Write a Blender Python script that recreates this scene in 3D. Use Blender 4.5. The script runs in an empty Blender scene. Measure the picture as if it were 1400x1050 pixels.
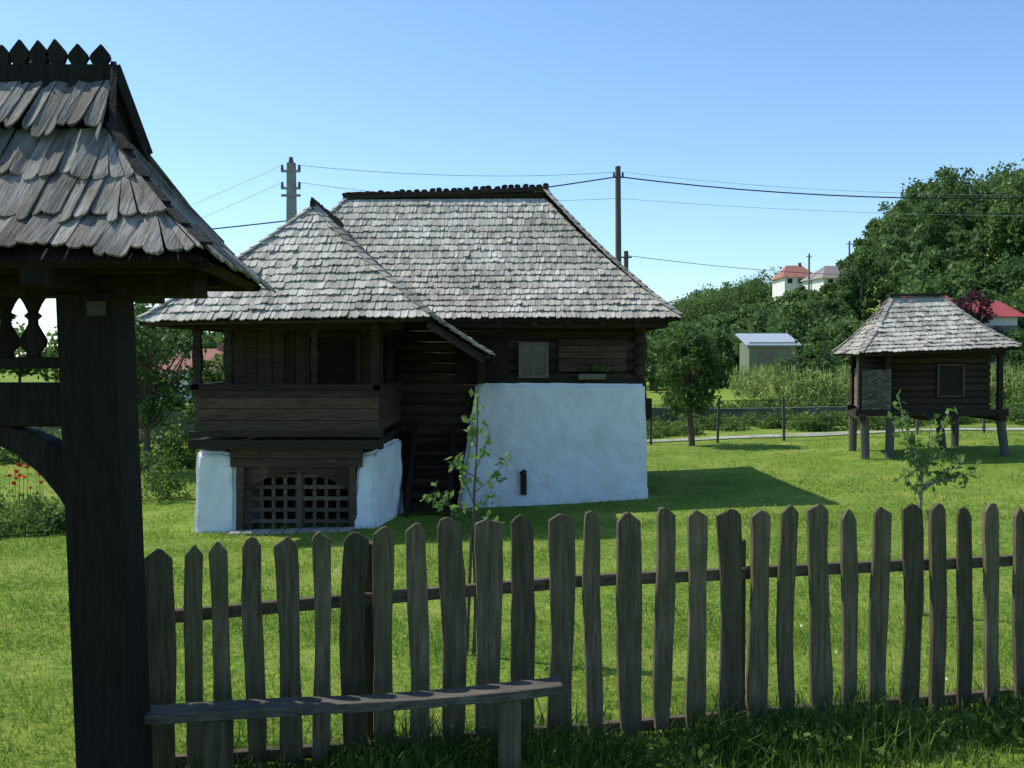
import bpy, math, random
import numpy as np
from mathutils import Vector, Matrix
random.seed(7); rng=np.random.default_rng(7)
S=bpy.context.scene
V=Vector

# ------------------------------------------------------------------ terrain
def sm(t):
    t=np.clip(t,0,1); return t*t*(3-2*t)
def G(x,y):
    x=np.asarray(x,float); y=np.asarray(y,float)
    z=-0.035*np.clip(y-5,0,12)
    z=z+0.04*np.clip(x,-7,12)*sm((y-8)/9)*(1-sm((y-45)/20))
    z=z+12.5*sm((y-50)/60)*sm((x-5)/45)
    z=z+11*sm((x-45)/45)*sm((y-60)/60)
    z=z+0.03*np.sin(x*0.9+1.3)*np.sin(y*0.7)*sm((y-6)/4)
    return z
def g(x,y): return float(G(x,y))

# ------------------------------------------------------------------ materials
def newmat(name):
    m=bpy.data.materials.new(name); m.use_nodes=True
    nt=m.node_tree; b=nt.nodes["Principled BSDF"]; return m,nt,b
def surf(name,c1,c2,scale=(5,5,5),nscale=1.0,rough=.85,bump=.3,bdist=.02,island=.0,detail=6,c3=None,c3scale=.3,c3amt=.5,spec=.2,bscale=None):
    m,nt,b=newmat(name); N=nt.nodes; Lk=nt.links
    tc=N.new('ShaderNodeTexCoord'); mp=N.new('ShaderNodeMapping'); mp.inputs['Scale'].default_value=scale
    Lk.new(tc.outputs['Object'],mp.inputs[0])
    no=N.new('ShaderNodeTexNoise'); no.inputs['Scale'].default_value=nscale; no.inputs['Detail'].default_value=detail; no.inputs['Roughness'].default_value=.65
    Lk.new(mp.outputs[0],no.inputs['Vector'])
    cr=N.new('ShaderNodeValToRGB'); cr.color_ramp.elements[0].position=.3; cr.color_ramp.elements[1].position=.7
    cr.color_ramp.elements[0].color=(*c1,1); cr.color_ramp.elements[1].color=(*c2,1)
    Lk.new(no.outputs['Fac'],cr.inputs[0]); col=cr.outputs[0]
    if c3:
        n3=N.new('ShaderNodeTexNoise'); n3.inputs['Scale'].default_value=c3scale; n3.inputs['Detail'].default_value=5
        Lk.new(tc.outputs['Object'],n3.inputs['Vector'])
        r3=N.new('ShaderNodeMapRange'); r3.inputs[1].default_value=.42; r3.inputs[2].default_value=.68; r3.inputs[4].default_value=c3amt
        Lk.new(n3.outputs['Fac'],r3.inputs[0])
        mx=N.new('ShaderNodeMixRGB'); mx.inputs[2].default_value=(*c3,1)
        Lk.new(r3.outputs[0],mx.inputs[0]); Lk.new(col,mx.inputs[1]); col=mx.outputs[0]
    if island>0:
        ge=N.new('ShaderNodeNewGeometry'); mr=N.new('ShaderNodeMapRange')
        mr.inputs[3].default_value=1-island; mr.inputs[4].default_value=1+island
        Lk.new(ge.outputs['Random Per Island'],mr.inputs[0])
        hs=N.new('ShaderNodeHueSaturation'); Lk.new(mr.outputs[0],hs.inputs['Value']); Lk.new(col,hs.inputs['Color']); col=hs.outputs[0]
    Lk.new(col,b.inputs['Base Color'])
    b.inputs['Roughness'].default_value=rough; b.inputs['Specular IOR Level'].default_value=spec
    if bump>0:
        src=no.outputs['Fac']
        if bscale:
            nb=N.new('ShaderNodeTexNoise'); nb.inputs['Scale'].default_value=bscale; nb.inputs['Detail'].default_value=8
            Lk.new(tc.outputs['Object'],nb.inputs['Vector']); src=nb.outputs['Fac']
        bp=N.new('ShaderNodeBump'); bp.inputs['Strength'].default_value=bump; bp.inputs['Distance'].default_value=bdist
        Lk.new(src,bp.inputs['Height']); Lk.new(bp.outputs[0],b.inputs['Normal'])
    return m
def leafmat(name,c1,c2,c3,trans=.35,nscale=.6):
    m,nt,b=newmat(name); N=nt.nodes; Lk=nt.links
    ge=N.new('ShaderNodeNewGeometry'); cr=N.new('ShaderNodeValToRGB')
    cr.color_ramp.elements[0].color=(*c1,1); cr.color_ramp.elements[1].color=(*c3,1)
    e=cr.color_ramp.elements.new(.55); e.color=(*c2,1)
    tc=N.new('ShaderNodeTexCoord'); no=N.new('ShaderNodeTexNoise'); no.inputs['Scale'].default_value=nscale; no.inputs['Detail'].default_value=3
    Lk.new(tc.outputs['Object'],no.inputs['Vector'])
    mx=N.new('ShaderNodeMath'); mx.operation='MULTIPLY_ADD'; mx.inputs[1].default_value=.45
    mr=N.new('ShaderNodeMapRange'); mr.inputs[1].default_value=.3; mr.inputs[2].default_value=.7; mr.inputs[4].default_value=.55
    Lk.new(no.outputs['Fac'],mr.inputs[0]); Lk.new(ge.outputs['Random Per Island'],mx.inputs[0]); Lk.new(mr.outputs[0],mx.inputs[2])
    Lk.new(mx.outputs[0],cr.inputs[0]); Lk.new(cr.outputs[0],b.inputs['Base Color'])
    b.inputs['Roughness'].default_value=.6; b.inputs['Specular IOR Level'].default_value=.25
    tr=N.new('ShaderNodeBsdfTranslucent'); Lk.new(cr.outputs[0],tr.inputs['Color'])
    ms=N.new('ShaderNodeMixShader'); ms.inputs[0].default_value=trans
    out=N['Material Output']; Lk.new(b.outputs[0],ms.inputs[1]); Lk.new(tr.outputs[0],ms.inputs[2]); Lk.new(ms.outputs[0],out.inputs[0])
    return m
M={}
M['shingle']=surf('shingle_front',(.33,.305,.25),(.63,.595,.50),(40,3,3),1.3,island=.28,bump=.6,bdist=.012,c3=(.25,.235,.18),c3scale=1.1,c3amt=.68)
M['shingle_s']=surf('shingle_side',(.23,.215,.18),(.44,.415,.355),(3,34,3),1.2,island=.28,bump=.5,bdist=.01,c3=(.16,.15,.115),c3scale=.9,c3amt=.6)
M['gshingle']=surf('gate_shingle',(.10,.088,.075),(.41,.385,.335),(70,6,6),1.3,island=.38,bump=.9,bdist=.012,c3=(.11,.095,.068),c3scale=4,c3amt=.72)
M['dark']=surf('dark_timber',(.018,.014,.010),(.046,.036,.027),(4,4,30),1.5,island=.3,bump=.6)  # dark wood tones lifted slightly to imitate flare haze, logs and boards too
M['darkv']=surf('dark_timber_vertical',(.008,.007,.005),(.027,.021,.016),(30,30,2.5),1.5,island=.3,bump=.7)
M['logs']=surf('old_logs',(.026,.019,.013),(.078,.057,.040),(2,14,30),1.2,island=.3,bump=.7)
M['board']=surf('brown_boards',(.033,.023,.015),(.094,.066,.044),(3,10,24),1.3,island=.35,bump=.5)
M['picket']=surf('weathered_picket',(.048,.037,.021),(.175,.145,.092),(45,45,3.5),1.2,island=.4,bump=.9,bdist=.014,c3=(.072,.074,.030),c3scale=6,c3amt=.6)
M['rail']=surf('weathered_rail',(.05,.04,.026),(.15,.128,.085),(3,40,40),1.2,island=.2,bump=.8,bdist=.01)
M['bench']=surf('bench_wood',(.055,.05,.038),(.20,.18,.145),(4,60,60),1.2,island=.15,bump=.9,bdist=.01,c3=(.05,.046,.034),c3scale=4,c3amt=.6)
M['lime']=surf('whitewash',(.76,.79,.80),(.86,.87,.87),(1.5,1.5,1.5),1.2,rough=.9,bump=.7,bdist=.05,c3=(.58,.58,.53),c3scale=2.2,c3amt=.45,bscale=7)
M['white']=surf('plaster_white',(.6,.6,.58),(.72,.72,.69),bump=.1)
M['stone']=surf('sill_stone',(.25,.24,.21),(.42,.40,.36),(6,6,6),1,island=.2)
M['red']=surf('red_tiles',(.24,.11,.085),(.34,.16,.12),(4,4,4),1,bump=.3)
M['redm']=surf('red_sheet_roof',(.28,.05,.055),(.37,.08,.08),(1,1,1),1,bump=0)
M['greyroof']=surf('fibre_cement_roof',(.20,.18,.165),(.30,.275,.25),(3,3,3),1,bump=.2)
M['zinc']=surf('zinc_sheet',(.28,.33,.38),(.42,.47,.52),(12,.5,.5),2,bump=.2,rough=.6)
M['shedw']=surf('shed_boards',(.11,.13,.09),(.22,.24,.17),(12,12,1),1,bump=.2)
M['concrete']=surf('concrete',(.20,.19,.17),(.33,.32,.29),(3,3,3),1,bump=.3)
M['wallc']=surf('mossy_concrete',(.08,.085,.06),(.20,.19,.15),(2,2,4),1,bump=.3,c3=(.06,.10,.03),c3scale=1.2,c3amt=.8)
M['gravel']=surf('gravel',(.30,.28,.23),(.46,.44,.38),(8,8,8),1,bump=.5,c3=(.16,.2,.06),c3scale=1.5,c3amt=.8)
M['wire']=surf('wire',(.02,.02,.02),(.03,.03,.03),bump=0)
M['thinwire']=surf('bare_wire',(.2,.22,.24),(.25,.27,.3),bump=0)
M['polew']=surf('pole_wood',(.07,.06,.055),(.14,.125,.11),(8,8,1),1,bump=.3)
M['bark']=surf('bark',(.07,.055,.04),(.16,.13,.10),(20,20,6),1,bump=.8)
M['pbark']=surf('sapling_bark',(.20,.17,.12),(.36,.31,.23),(25,25,6),1,bump=.5)
M['wicker']=surf('wicker',(.09,.08,.062),(.22,.195,.16),(3,3,30),1.5,island=.4,bump=.8)
M['glass']=surf('window_glass',(.02,.025,.03),(.04,.045,.05),bump=0,rough=.12,spec=.5)
M['frame']=surf('window_frame',(.12,.10,.08),(.22,.185,.15),(20,20,20),1,bump=.2)
M['hframe']=surf('hatch_frame',(.05,.04,.03),(.10,.08,.06),(20,20,20),1,bump=.2)
M['lattice']=surf('lattice_wood',(.06,.045,.035),(.15,.12,.095),(20,20,20),1,bump=.2,island=.3)
M['plate']=surf('tin_plate',(.05,.05,.035),(.08,.075,.055),bump=0)
M['leaf_f']=leafmat('hazed_forest_leaves',(.048,.095,.035),(.11,.19,.052),(.20,.30,.08),.42,.2)  # greens lightened and blued: distance haze put into the leaf colour
M['leaf_m']=leafmat('meadow_tree_leaves',(.03,.07,.02),(.08,.15,.033),(.165,.255,.058),.4,1.2)
M['leaf_s']=leafmat('sapling_leaves',(.07,.13,.032),(.145,.25,.055),(.26,.38,.095),.45,4)
M['leaf_b']=leafmat('bush_leaves',(.05,.10,.022),(.12,.20,.042),(.23,.32,.07),.4,.7)
M['leaf_c']=leafmat('corn_leaves',(.11,.18,.045),(.23,.32,.085),(.43,.47,.18),.42,.8)
M['leaf_r']=leafmat('plum_leaves',(.05,.015,.02),(.09,.03,.035),(.13,.06,.06),.3,1)
M['grass']=leafmat('grass_blades',(.10,.185,.022),(.19,.305,.038),(.35,.43,.085),.46,.8)
M['weed']=leafmat('tall_grass_blades',(.035,.075,.013),(.08,.145,.022),(.16,.23,.045),.4,3)
M['poppy']=surf('poppy',(.65,.04,.02),(.8,.08,.04),bump=0)
M['daisy']=surf('daisy',(.8,.8,.75),(.85,.85,.8),bump=0)
def groundmat():
    m,nt,b=newmat('meadow'); N=nt.nodes; Lk=nt.links
    tc=N.new('ShaderNodeTexCoord')
    def noi(s,d):
        n=N.new('ShaderNodeTexNoise'); n.inputs['Scale'].default_value=s; n.inputs['Detail'].default_value=d; n.inputs['Roughness'].default_value=.7
        Lk.new(tc.outputs['Object'],n.inputs['Vector']); return n
    a=noi(14,8); c=noi(.8,7); d=noi(.06,3)
    r=N.new('ShaderNodeValToRGB'); r.color_ramp.elements[0].position=.34; r.color_ramp.elements[1].position=.68
    r.color_ramp.elements[0].color=(.06,.115,.016,1); r.color_ramp.elements[1].color=(.27,.38,.055,1)
    Lk.new(a.outputs['Fac'],r.inputs[0])
    mr=N.new('ShaderNodeMapRange'); mr.inputs[1].default_value=.44; mr.inputs[2].default_value=.66; mr.inputs[4].default_value=.7
    Lk.new(c.outputs['Fac'],mr.inputs[0])
    mx=N.new('ShaderNodeMixRGB'); mx.inputs[2].default_value=(.34,.37,.085,1); Lk.new(mr.outputs[0],mx.inputs[0]); Lk.new(r.outputs[0],mx.inputs[1])
    mr2=N.new('ShaderNodeMapRange'); mr2.inputs[1].default_value=.45; mr2.inputs[2].default_value=.7; mr2.inputs[4].default_value=.4
    Lk.new(d.outputs['Fac'],mr2.inputs[0])
    mx2=N.new('ShaderNodeMixRGB'); mx2.inputs[2].default_value=(.10,.18,.03,1); Lk.new(mr2.outputs[0],mx2.inputs[0]); Lk.new(mx.outputs[0],mx2.inputs[1])
    Lk.new(mx2.outputs[0],b.inputs['Base Color']); b.inputs['Roughness'].default_value=.95; b.inputs['Specular IOR Level'].default_value=.05
    bp=N.new('ShaderNodeBump'); bp.inputs['Strength'].default_value=.8; bp.inputs['Distance'].default_value=.06
    Lk.new(a.outputs['Fac'],bp.inputs['Height']); Lk.new(bp.outputs[0],b.inputs['Normal'])
    return m
M['ground']=groundmat()

# ------------------------------------------------------------------ builders
def link(o,parent=None):
    S.collection.objects.link(o)
    if parent is not None: o.parent=parent
    return o
def empty(name):
    e=bpy.data.objects.new(name,None); return link(e)
class B:
    def __init__(s): s.v=[]; s.f=[]
    def add(s,vs,fs):
        o=len(s.v); s.v+= [tuple(p) for p in vs]; s.f+=[tuple(i+o for i in f) for f in fs]
    def hexa(s,p):
        s.add(p,[(3,2,1,0),(4,5,6,7),(0,1,5,4),(1,2,6,5),(2,3,7,6),(3,0,4,7)])
    def box(s,x0,x1,y0,y1,z0,z1):
        s.hexa([(x0,y0,z0),(x1,y0,z0),(x1,y1,z0),(x0,y1,z0),(x0,y0,z1),(x1,y0,z1),(x1,y1,z1),(x0,y1,z1)])
    def beam(s,p1,p2,w,h,up=(0,0,1),w2=None,h2=None):
        p1=V(p1);p2=V(p2); d=(p2-p1).normalized(); u=V(up)
        if abs(d.dot(u))>.98: u=V((0,1,0))
        a=d.cross(u).normalized(); u=a.cross(d)
        w2=w2 or w; h2=h2 or h
        q=[]
        for p,ww,hh in((p1,w,h),(p2,w2,h2)):
            q+=[p-a*ww/2-u*hh/2,p+a*ww/2-u*hh/2,p+a*ww/2+u*hh/2,p-a*ww/2+u*hh/2]
        s.add(q,[(3,2,1,0),(4,5,6,7),(0,1,5,4),(1,2,6,5),(2,3,7,6),(3,0,4,7)])
    def cyl(s,p1,p2,r1,r2=None,n=8,cap=True):
        r2=r1 if r2 is None else r2
        p1=V(p1);p2=V(p2); d=(p2-p1).normalized(); u=V((0,0,1)) if abs(d.z)<.9 else V((1,0,0))
        a=d.cross(u).normalized(); u=a.cross(d); q=[]
        for p,r in((p1,r1),(p2,r2)):
            for i in range(n):
                t=2*math.pi*i/n; q.append(p+a*math.cos(t)*r+u*math.sin(t)*r)
        f=[(i,(i+1)%n,n+(i+1)%n,n+i) for i in range(n)]
        if cap: f+=[tuple(range(n))[::-1],tuple(range(n,2*n))]
        s.add(q,f)
    def prism(s,pts,ext):
        n=len(pts); e=V(ext); q=[V(p) for p in pts]+[V(p)+e for p in pts]
        s.add(q,[tuple(range(n))[::-1],tuple(range(n,2*n))]+[(i,(i+1)%n,n+(i+1)%n,n+i) for i in range(n)])
    def tube(s,pts,r0,r1,n=6):
        k=len(pts)-1
        for i in range(k):
            s.cyl(pts[i],pts[i+1],r0+(r1-r0)*i/k,r0+(r1-r0)*(i+1)/k,n)
    def obj(s,name,mat,parent=None,bevel=0,smooth=False):
        me=bpy.data.meshes.new(name); me.from_pydata(s.v,[],s.f); me.update()
        me.materials.append(mat if not isinstance(mat,str) else M[mat])
        o=bpy.data.objects.new(name,me); link(o,parent)
        if smooth: me.polygons.foreach_set('use_smooth',[True]*len(me.polygons))
        if bevel>0:
            b=o.modifiers.new('b','BEVEL'); b.width=bevel; b.segments=2; b.limit_method='ANGLE'
        return o
def polymesh(name,verts,k,mat,parent=None):
    n=len(verts); me=bpy.data.meshes.new(name)
    me.vertices.add(n*k); me.vertices.foreach_set('co',verts.reshape(-1).astype(np.float32))
    me.loops.add(n*k); me.loops.foreach_set('vertex_index',np.arange(n*k,dtype=np.int32))
    me.polygons.add(n); me.polygons.foreach_set('loop_start',np.arange(0,n*k,k,dtype=np.int32)); me.polygons.foreach_set('loop_total',np.full(n,k,dtype=np.int32))
    me.update(calc_edges=True); me.materials.append(M[mat])
    o=bpy.data.objects.new(name,me); link(o,parent); return o
def rvec(n):
    v=rng.normal(size=(n,3)); return v/np.linalg.norm(v,axis=1)[:,None]
def leafquads(c,size,asp=.55,droop=.0):
    n=len(c); a=rvec(n); a[:,2]-=droop; a/=np.linalg.norm(a,axis=1)[:,None]
    b=np.cross(a,rvec(n)); b/=np.linalg.norm(b,axis=1)[:,None]
    s=(size*(.6+.8*rng.random(n)))[:,None]
    return np.stack([c-a*s,c+b*s*asp-a*s*.1,c+a*s,c-b*s*asp-a*s*.1],1)
def clumpleaves(centers,rad,n,size,flat=.75,asp=.55):
    C=np.repeat(np.asarray(centers),n,0); R=np.repeat(np.asarray(rad),n)
    d=rvec(len(C))*(rng.random(len(C))**.55*R)[:,None]; d[:,2]*=flat
    return leafquads(C+d,size,asp)
def crown(c,r,n):
    d=rvec(n); rr=.45+.5*rng.random(n)**.6
    return np.asarray(c)+d*rr[:,None]*np.asarray(r)

def tree(name,x,y,h,tr,cc,cr,ncl,nper,ls,mat,bark='bark',clr=.35,lean=(0,0)):
    z0=g(x,y)-.05; root=empty(name); b=B()
    top=V((x+lean[0],y+lean[1],z0+h*.8)); pts=[]
    for i in range(7):
        t=i/6; pts.append(V((x,y,z0)).lerp(top,t)+V((rng.normal()*.03*h*.3*t,rng.normal()*.03*h*.3*t,0)))
    b.tube(pts,tr,tr*.3,8)
    cl=crown(cc,cr,ncl)
    for c in cl:
        k=min(max(int(2+rng.random()*4),1),5); p=pts[k]; c=V(c)
        m=p.lerp(c,.5)+V((0,0,-.04*h+rng.normal()*.02*h))
        b.tube([p,m,c],tr*.32,tr*.07,5)
    b.obj('trunk',bark,root)
    q=clumpleaves(cl,clr*(.7+.6*rng.random(ncl)),nper,ls)
    polymesh('foliage',q,4,mat,root); return root

# ------------------------------------------------------------------ ground
def axis(lo,hi,dl,dh,st):
    a=list(np.arange(dl,dh+.01,st)); v=dh; s=st
    while v<hi: s*=1.18; v+=s; a.append(v)
    v=dl; s=st
    while v>lo: s*=1.18; v-=s; a.insert(0,v)
    return np.array(a)
xs=axis(-2500,2500,-20,30,.6); ys=axis(-400,4000,-2,36,.6)
X,Y=np.meshgrid(xs,ys); Z=G(X,Y)
me=bpy.data.meshes.new('ground'); nx=len(xs); ny=len(ys)
vs=np.stack([X,Y,Z],-1).reshape(-1,3)
idx=np.arange(nx*ny).reshape(ny,nx)
fs=np.stack([idx[:-1,:-1],idx[:-1,1:],idx[1:,1:],idx[1:,:-1]],-1).reshape(-1,4)
me.from_pydata(vs.tolist(),[],fs.tolist()); me.polygons.foreach_set('use_smooth',[True]*len(me.polygons)); me.materials.append(M['ground'])
link(bpy.data.objects.new('ground',me))

def inhouse(x,y):
    return ((x>-4.5)&(x<-1.85)&(y>13.8)&(y<20))|((x>-4.9)&(x<2.3)&(y>16.2)&(y<21))
def blades(n,ylo,yhi,h,w,cl=.5,xr=None,p=1.0):
    y=ylo+(yhi-ylo)*rng.random(n)**p
    x=(rng.random(n)*2-1)*(y*.62+1.0)
    k=~inhouse(x,y); x=x[k];y=y[k];n=len(x)
    den=np.sin(x*3.1+np.sin(y*2.3)*2)*np.sin(y*2.7+np.sin(x*1.7)*2)
    den2=np.sin(x*1.1+2+np.sin(y*.9)*2)*np.sin(y*1.3+np.sin(x*.8)*2)
    hh=h*(.4+.9*rng.random(n))*(1+cl*den)*(1+.35*den2)
    ww=w*(.6+.8*rng.random(n)); t=rng.random(n)*math.pi
    z=G(x,y)-.005
    dx=np.cos(t)*ww;dy=np.sin(t)*ww
    lx=rng.normal(size=n)*hh*.6; ly=rng.normal(size=n)*hh*.6
    return np.stack([np.stack([x-dx,y-dy,z],1),np.stack([x+dx,y+dy,z],1),np.stack([x+lx,y+ly,z+hh],1)],1)
gr=np.concatenate([blades(60000,3.0,8,.048,.004),blades(70000,7,14,.050,.0055),blades(50000,13,27,.05,.009)])
polymesh('grass',gr,3,'grass')
def along(n,xa,xb,off,sp,h,w):
    x=xa+(xb-xa)*rng.random(n); y=5.08+.216*x+off+rng.normal(size=n)*sp
    c=.35+.65*(.5+.5*np.sin(x*5.3+1)*np.sin(x*2.1))
    hh=h*(.35+.8*rng.random(n))*c; t=rng.random(n)*math.pi; ww=w*(.6+.8*rng.random(n)); z=G(x,y)-.01
    dx=np.cos(t)*ww;dy=np.sin(t)*ww; lx=rng.normal(size=n)*hh*.4; ly=rng.normal(size=n)*hh*.4
    m1=np.stack([x+lx*.35,y+ly*.35,z+hh*.6],1)
    a=np.stack([np.stack([x-dx,y-dy,z],1),np.stack([x+dx,y+dy,z],1),m1+np.stack([dx,dy,dx*0],1)*.7,m1-np.stack([dx,dy,dx*0],1)*.7],1)
    tip=np.stack([x+lx,y+ly,z+hh*.95],1)
    b2=np.stack([a[:,3],a[:,2],tip,tip],1)
    return a,b2
a1,b1=along(10000,-1.5,4.5,-.25,.22,.27,.0045); a2,b2=along(4000,-1.6,4.8,.1,.12,.13,.004)
tg=empty('tall_grass'); polymesh('stems',np.concatenate([a1,a2]),4,'weed',tg)
polymesh('tips',np.concatenate([b1,b2])[:,:3],3,'weed',tg)
n=60; wx=.6+4*rng.random(n); wy=5.08+.216*wx-.3-.3*rng.random(n); cen=np.stack([wx,wy,G(wx,wy)+.08],1)
polymesh('weeds',clumpleaves(cen,np.full(n,.14),26,.024,.8),4,'weed')
n=110; dx=(rng.random(n)*2-1)*4.5; dy=5.2+7*rng.random(n); c=np.stack([dx,dy,G(dx,dy)+.06],1)
polymesh('daisies',leafquads(c,.009,1.0),4,'daisy')

# ------------------------------------------------------------------ shingled roofs
def roofP(L,e,s,n,slen,x,t,sag,lift=0):
    p=L+e*x+s*(t*slen)+n*lift; p.z-=sag*4*max(t,0)*(1-t) if t<1 else 0; return p
def shingle(b,deck,L,R,TL,TR,rows,w,thick,sag=0,point=.14,over=.35,jit=.18,lift=1.9,warp=0,twist=.7):
    L,R,TL,TR=V(L),V(R),V(TL),V(TR)
    e=(R-L).normalized(); W=(R-L).length; sl=(TL-L)-e*((TL-L).dot(e)); slen=sl.length; s=sl/slen; n=e.cross(s)
    if n.z<0: n=-n
    a1=(TL-L).dot(e); b1=(TR-R).dot(e)
    lim=lambda t:(a1*t,W+b1*t)
    ex=1.0/rows
    for k in range(rows):
        t0=k*ex; x=min(lim(t0)[0],lim(t0+ex)[0])-random.random()*w; xe=max(lim(t0)[1],lim(t0+ex)[1])
        rowj=ex*.14*(random.random()-.5); wv=random.random()*6
        while x<xe:
            ww=w*(.65+.7*random.random()); x0=x; x1=x+ww*.96; x+=ww
            tl=t0-ex*.12+ex*jit*(random.random()-.5)+rowj+ex*.07*math.sin(x*1.9+wv); th=min(t0+ex*(1+over),1.0)
            if th-tl<ex*.4: continue
            lf=thick*lift*(1+.6*random.random())*(1.5 if random.random()<.06 else 1); wp=warp*(random.random()-.5)
            tilt=(random.random()-.5)*thick*twist
            out=[(x0,tl+ex*point),((x0*.78+x1*.22),tl+ex*point*.15),((x0+x1)/2,tl),((x0*.22+x1*.78),tl+ex*point*.15),(x1,tl+ex*point),(x1+wp,th),(x0+wp,th)]
            top=[];bot=[];xr=[]
            for i,(xx,tt) in enumerate(out):
                la,lb=lim(max(tt,0)); xx=min(max(xx,la),lb); xr.append(xx)
                lo=lf if i<5 else thick*.4
                lo+=tilt*(1 if xx>(x0+x1)/2 else -1)
                top.append(roofP(L,e,s,n,slen,xx,tt,sag,lo+thick)); bot.append(roofP(L,e,s,n,slen,xx,tt,sag,lo))
            if max(xr)-min(xr)<w*.1: continue
            b.add(bot+top,[(0,1,2,3,4,5,6)[::-1],(7,8,9,10,11,12,13)]+[(i,(i+1)%7,7+(i+1)%7,7+i) for i in range(7)])
    K=8
    for k in range(K):
        for lf,o in((-.015,0),(-.06,1)):
            q=[]
            for t,si in((k/K,0),(k/K,1),((k+1)/K,1),((k+1)/K,0)):
                q.append(roofP(L,e,s,n,slen,lim(t)[si],t,sag,lf))
            deck.add(q,[(0,1,2,3)])
    q=[roofP(L,e,s,n,slen,0,0,sag,-.015),roofP(L,e,s,n,slen,W,0,sag,-.015),roofP(L,e,s,n,slen,W,0,sag,-.06),roofP(L,e,s,n,slen,0,0,sag,-.06)]
    deck.add(q,[(0,1,2,3)])
def hipcap(b,p0,p1,sag,w,t,seg=14,lift=.045):
    p0=V(p0);p1=V(p1)
    P=lambda u:p0.lerp(p1,u)+V((0,0,lift-sag*4*u*(1-u)))
    for i in range(seg):
        a=P(i/seg); c=P(min((i+1.25)/seg,1)); a=a+V((random.uniform(-.008,.008),0,.02))
        b.beam(a,c,w*(.85+.3*random.random()),t)

# ------------------------------------------------------------------ farmhouse
H=empty('wooden_farmhouse')
FL,FR,BR_,BL=(-5.2,15.7,2.62),(2.68,15.7,2.66),(2.68,21.5,2.66),(-5.2,21.5,2.62)
RL,RR=(-3.1,18.6,4.98),(.62,18.6,5.15)
sf=B();ss=B();dk=B();cap=B()
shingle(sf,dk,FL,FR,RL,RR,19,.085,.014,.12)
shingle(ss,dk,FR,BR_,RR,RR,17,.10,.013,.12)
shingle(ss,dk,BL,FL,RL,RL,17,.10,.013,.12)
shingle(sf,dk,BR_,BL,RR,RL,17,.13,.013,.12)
hipcap(cap,FR,RR,.12,.10,.018,22); hipcap(cap,FL,RL,.12,.10,.018,22); hipcap(cap,BR_,RR,.12,.13,.022); hipcap(cap,BL,RL,.12,.13,.022)
PF=(-4.95,13.1,2.50);PR=(-1.07,13.1,2.56);PA=(-3.06,15.3,4.34)
shingle(sf,dk,PF,PR,PA,PA,15,.085,.014,.06)
shingle(ss,dk,(-4.95,17.0,2.5),PF,(-3.06,18.2,4.34),PA,14,.10,.013,.06)
shingle(ss,dk,PR,(-1.07,16.6,2.56),PA,(-3.06,18.2,4.34),14,.10,.013,.06)
shingle(ss,dk,(-.34,13.1,2.07),(-.34,16.6,2.07),(-1.07,13.1,2.56),(-1.07,16.6,2.56),5,.10,.013,.0)
hipcap(cap,PF,PA,.06,.10,.018,18); hipcap(cap,PR,PA,.06,.10,.018,18); hipcap(cap,(-.34,13.1,2.07),PR,0,.10,.02,6)
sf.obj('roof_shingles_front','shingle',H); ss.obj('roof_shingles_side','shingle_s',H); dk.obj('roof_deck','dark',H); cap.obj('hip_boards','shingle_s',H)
cr=B()
def crest(b,p0,p1,step,hh,ww,th=.03,kind=0):
    p0=V(p0);p1=V(p1);L=(p1-p0).length;d=(p1-p0)/L; nrm=d.cross(V((0,0,1))).normalized()
    b.beam(p0+V((0,0,.03)),p1+V((0,0,.03)),.07,.08)
    x=0
    while x<L:
        c=p0+d*(x+random.random()*.01); h=hh*(.85+.28*random.random()); sk=random.uniform(-.2,.2)
        if kind==0: prof=[(-.38,0),(-.35,.35),(-.5,.6),(-.4,.88),(-.15,1),(.15,1),(.4,.88),(.5,.6),(.35,.35),(.38,0)]
        else: prof=[(-.24,0),(-.22,.25),(-.5,.58),(-.42,.72),(0,1.05),(.42,.72),(.5,.58),(.22,.25),(.24,0)]
        b.prism([c+d*((px+sk*pz)*ww)+V((0,0,.03+pz*h))-nrm*th/2 for px,pz in prof],nrm*th)
        x+=step*(1 if kind==0 else random.choice([1,1,1,1.05,1.7]))
crest(cr,V(RL)+V((-.03,0,.02)),V(RR)+V((.03,0,.02)),.135,.10,.118)
crest(cr,V(PA)+V((0,-.12,.02)),(-3.06,17.8,4.36),.13,.09,.12)
cr.obj('ridge_crest','dark',H)
lg=B(); zb=-.75
def logwall(b,p0,p1,z0,z1,r,ext=.05):
    p0=V((*p0,0));p1=V((*p1,0));d=(p1-p0).normalized(); z=z0+r
    while z<z1:
        e=ext*(.5+.9*random.random()) ; rr=r*(.93+.12*random.random())
        a=p0-d*e+V((0,0,z)); c=p1+d*e+V((0,0,z+random.uniform(-.01,.01))); b.cyl(a,c,rr,rr*.97,10); z+=2*r*.86
logwall(lg,(-4.7,16.68),(2.2,16.68),zb,2.85,.105)
logwall(lg,(2.15,16.6),(2.15,20.6),zb+.1,2.85,.105)
logwall(lg,(-4.7,16.6),(-4.7,20.6),zb+.1,2.85,.105)
logwall(lg,(-4.7,20.6),(2.2,20.6),zb,2.85,.105)
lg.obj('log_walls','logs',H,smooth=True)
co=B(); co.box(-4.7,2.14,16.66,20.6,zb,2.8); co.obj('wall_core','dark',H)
ev=B()
ev.beam((-4.9,15.95,2.58),(2.5,15.95,2.58),.12,.12); ev.beam((2.45,15.9,2.58),(2.45,21.2,2.58),.12,.12)
for x in np.arange(-.2,2.5,.55): ev.beam((x,15.75,2.60),(x,16.7,2.72),.08,.1)
ev.beam((-.6,16.5,1.63),(2.2,16.5,1.63),.16,.07)
ev.box(2.2,2.33,16.42,16.62,1.0,1.35)
ev.box(-.95,-.05,16.50,16.56,1.66,2.35)
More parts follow.
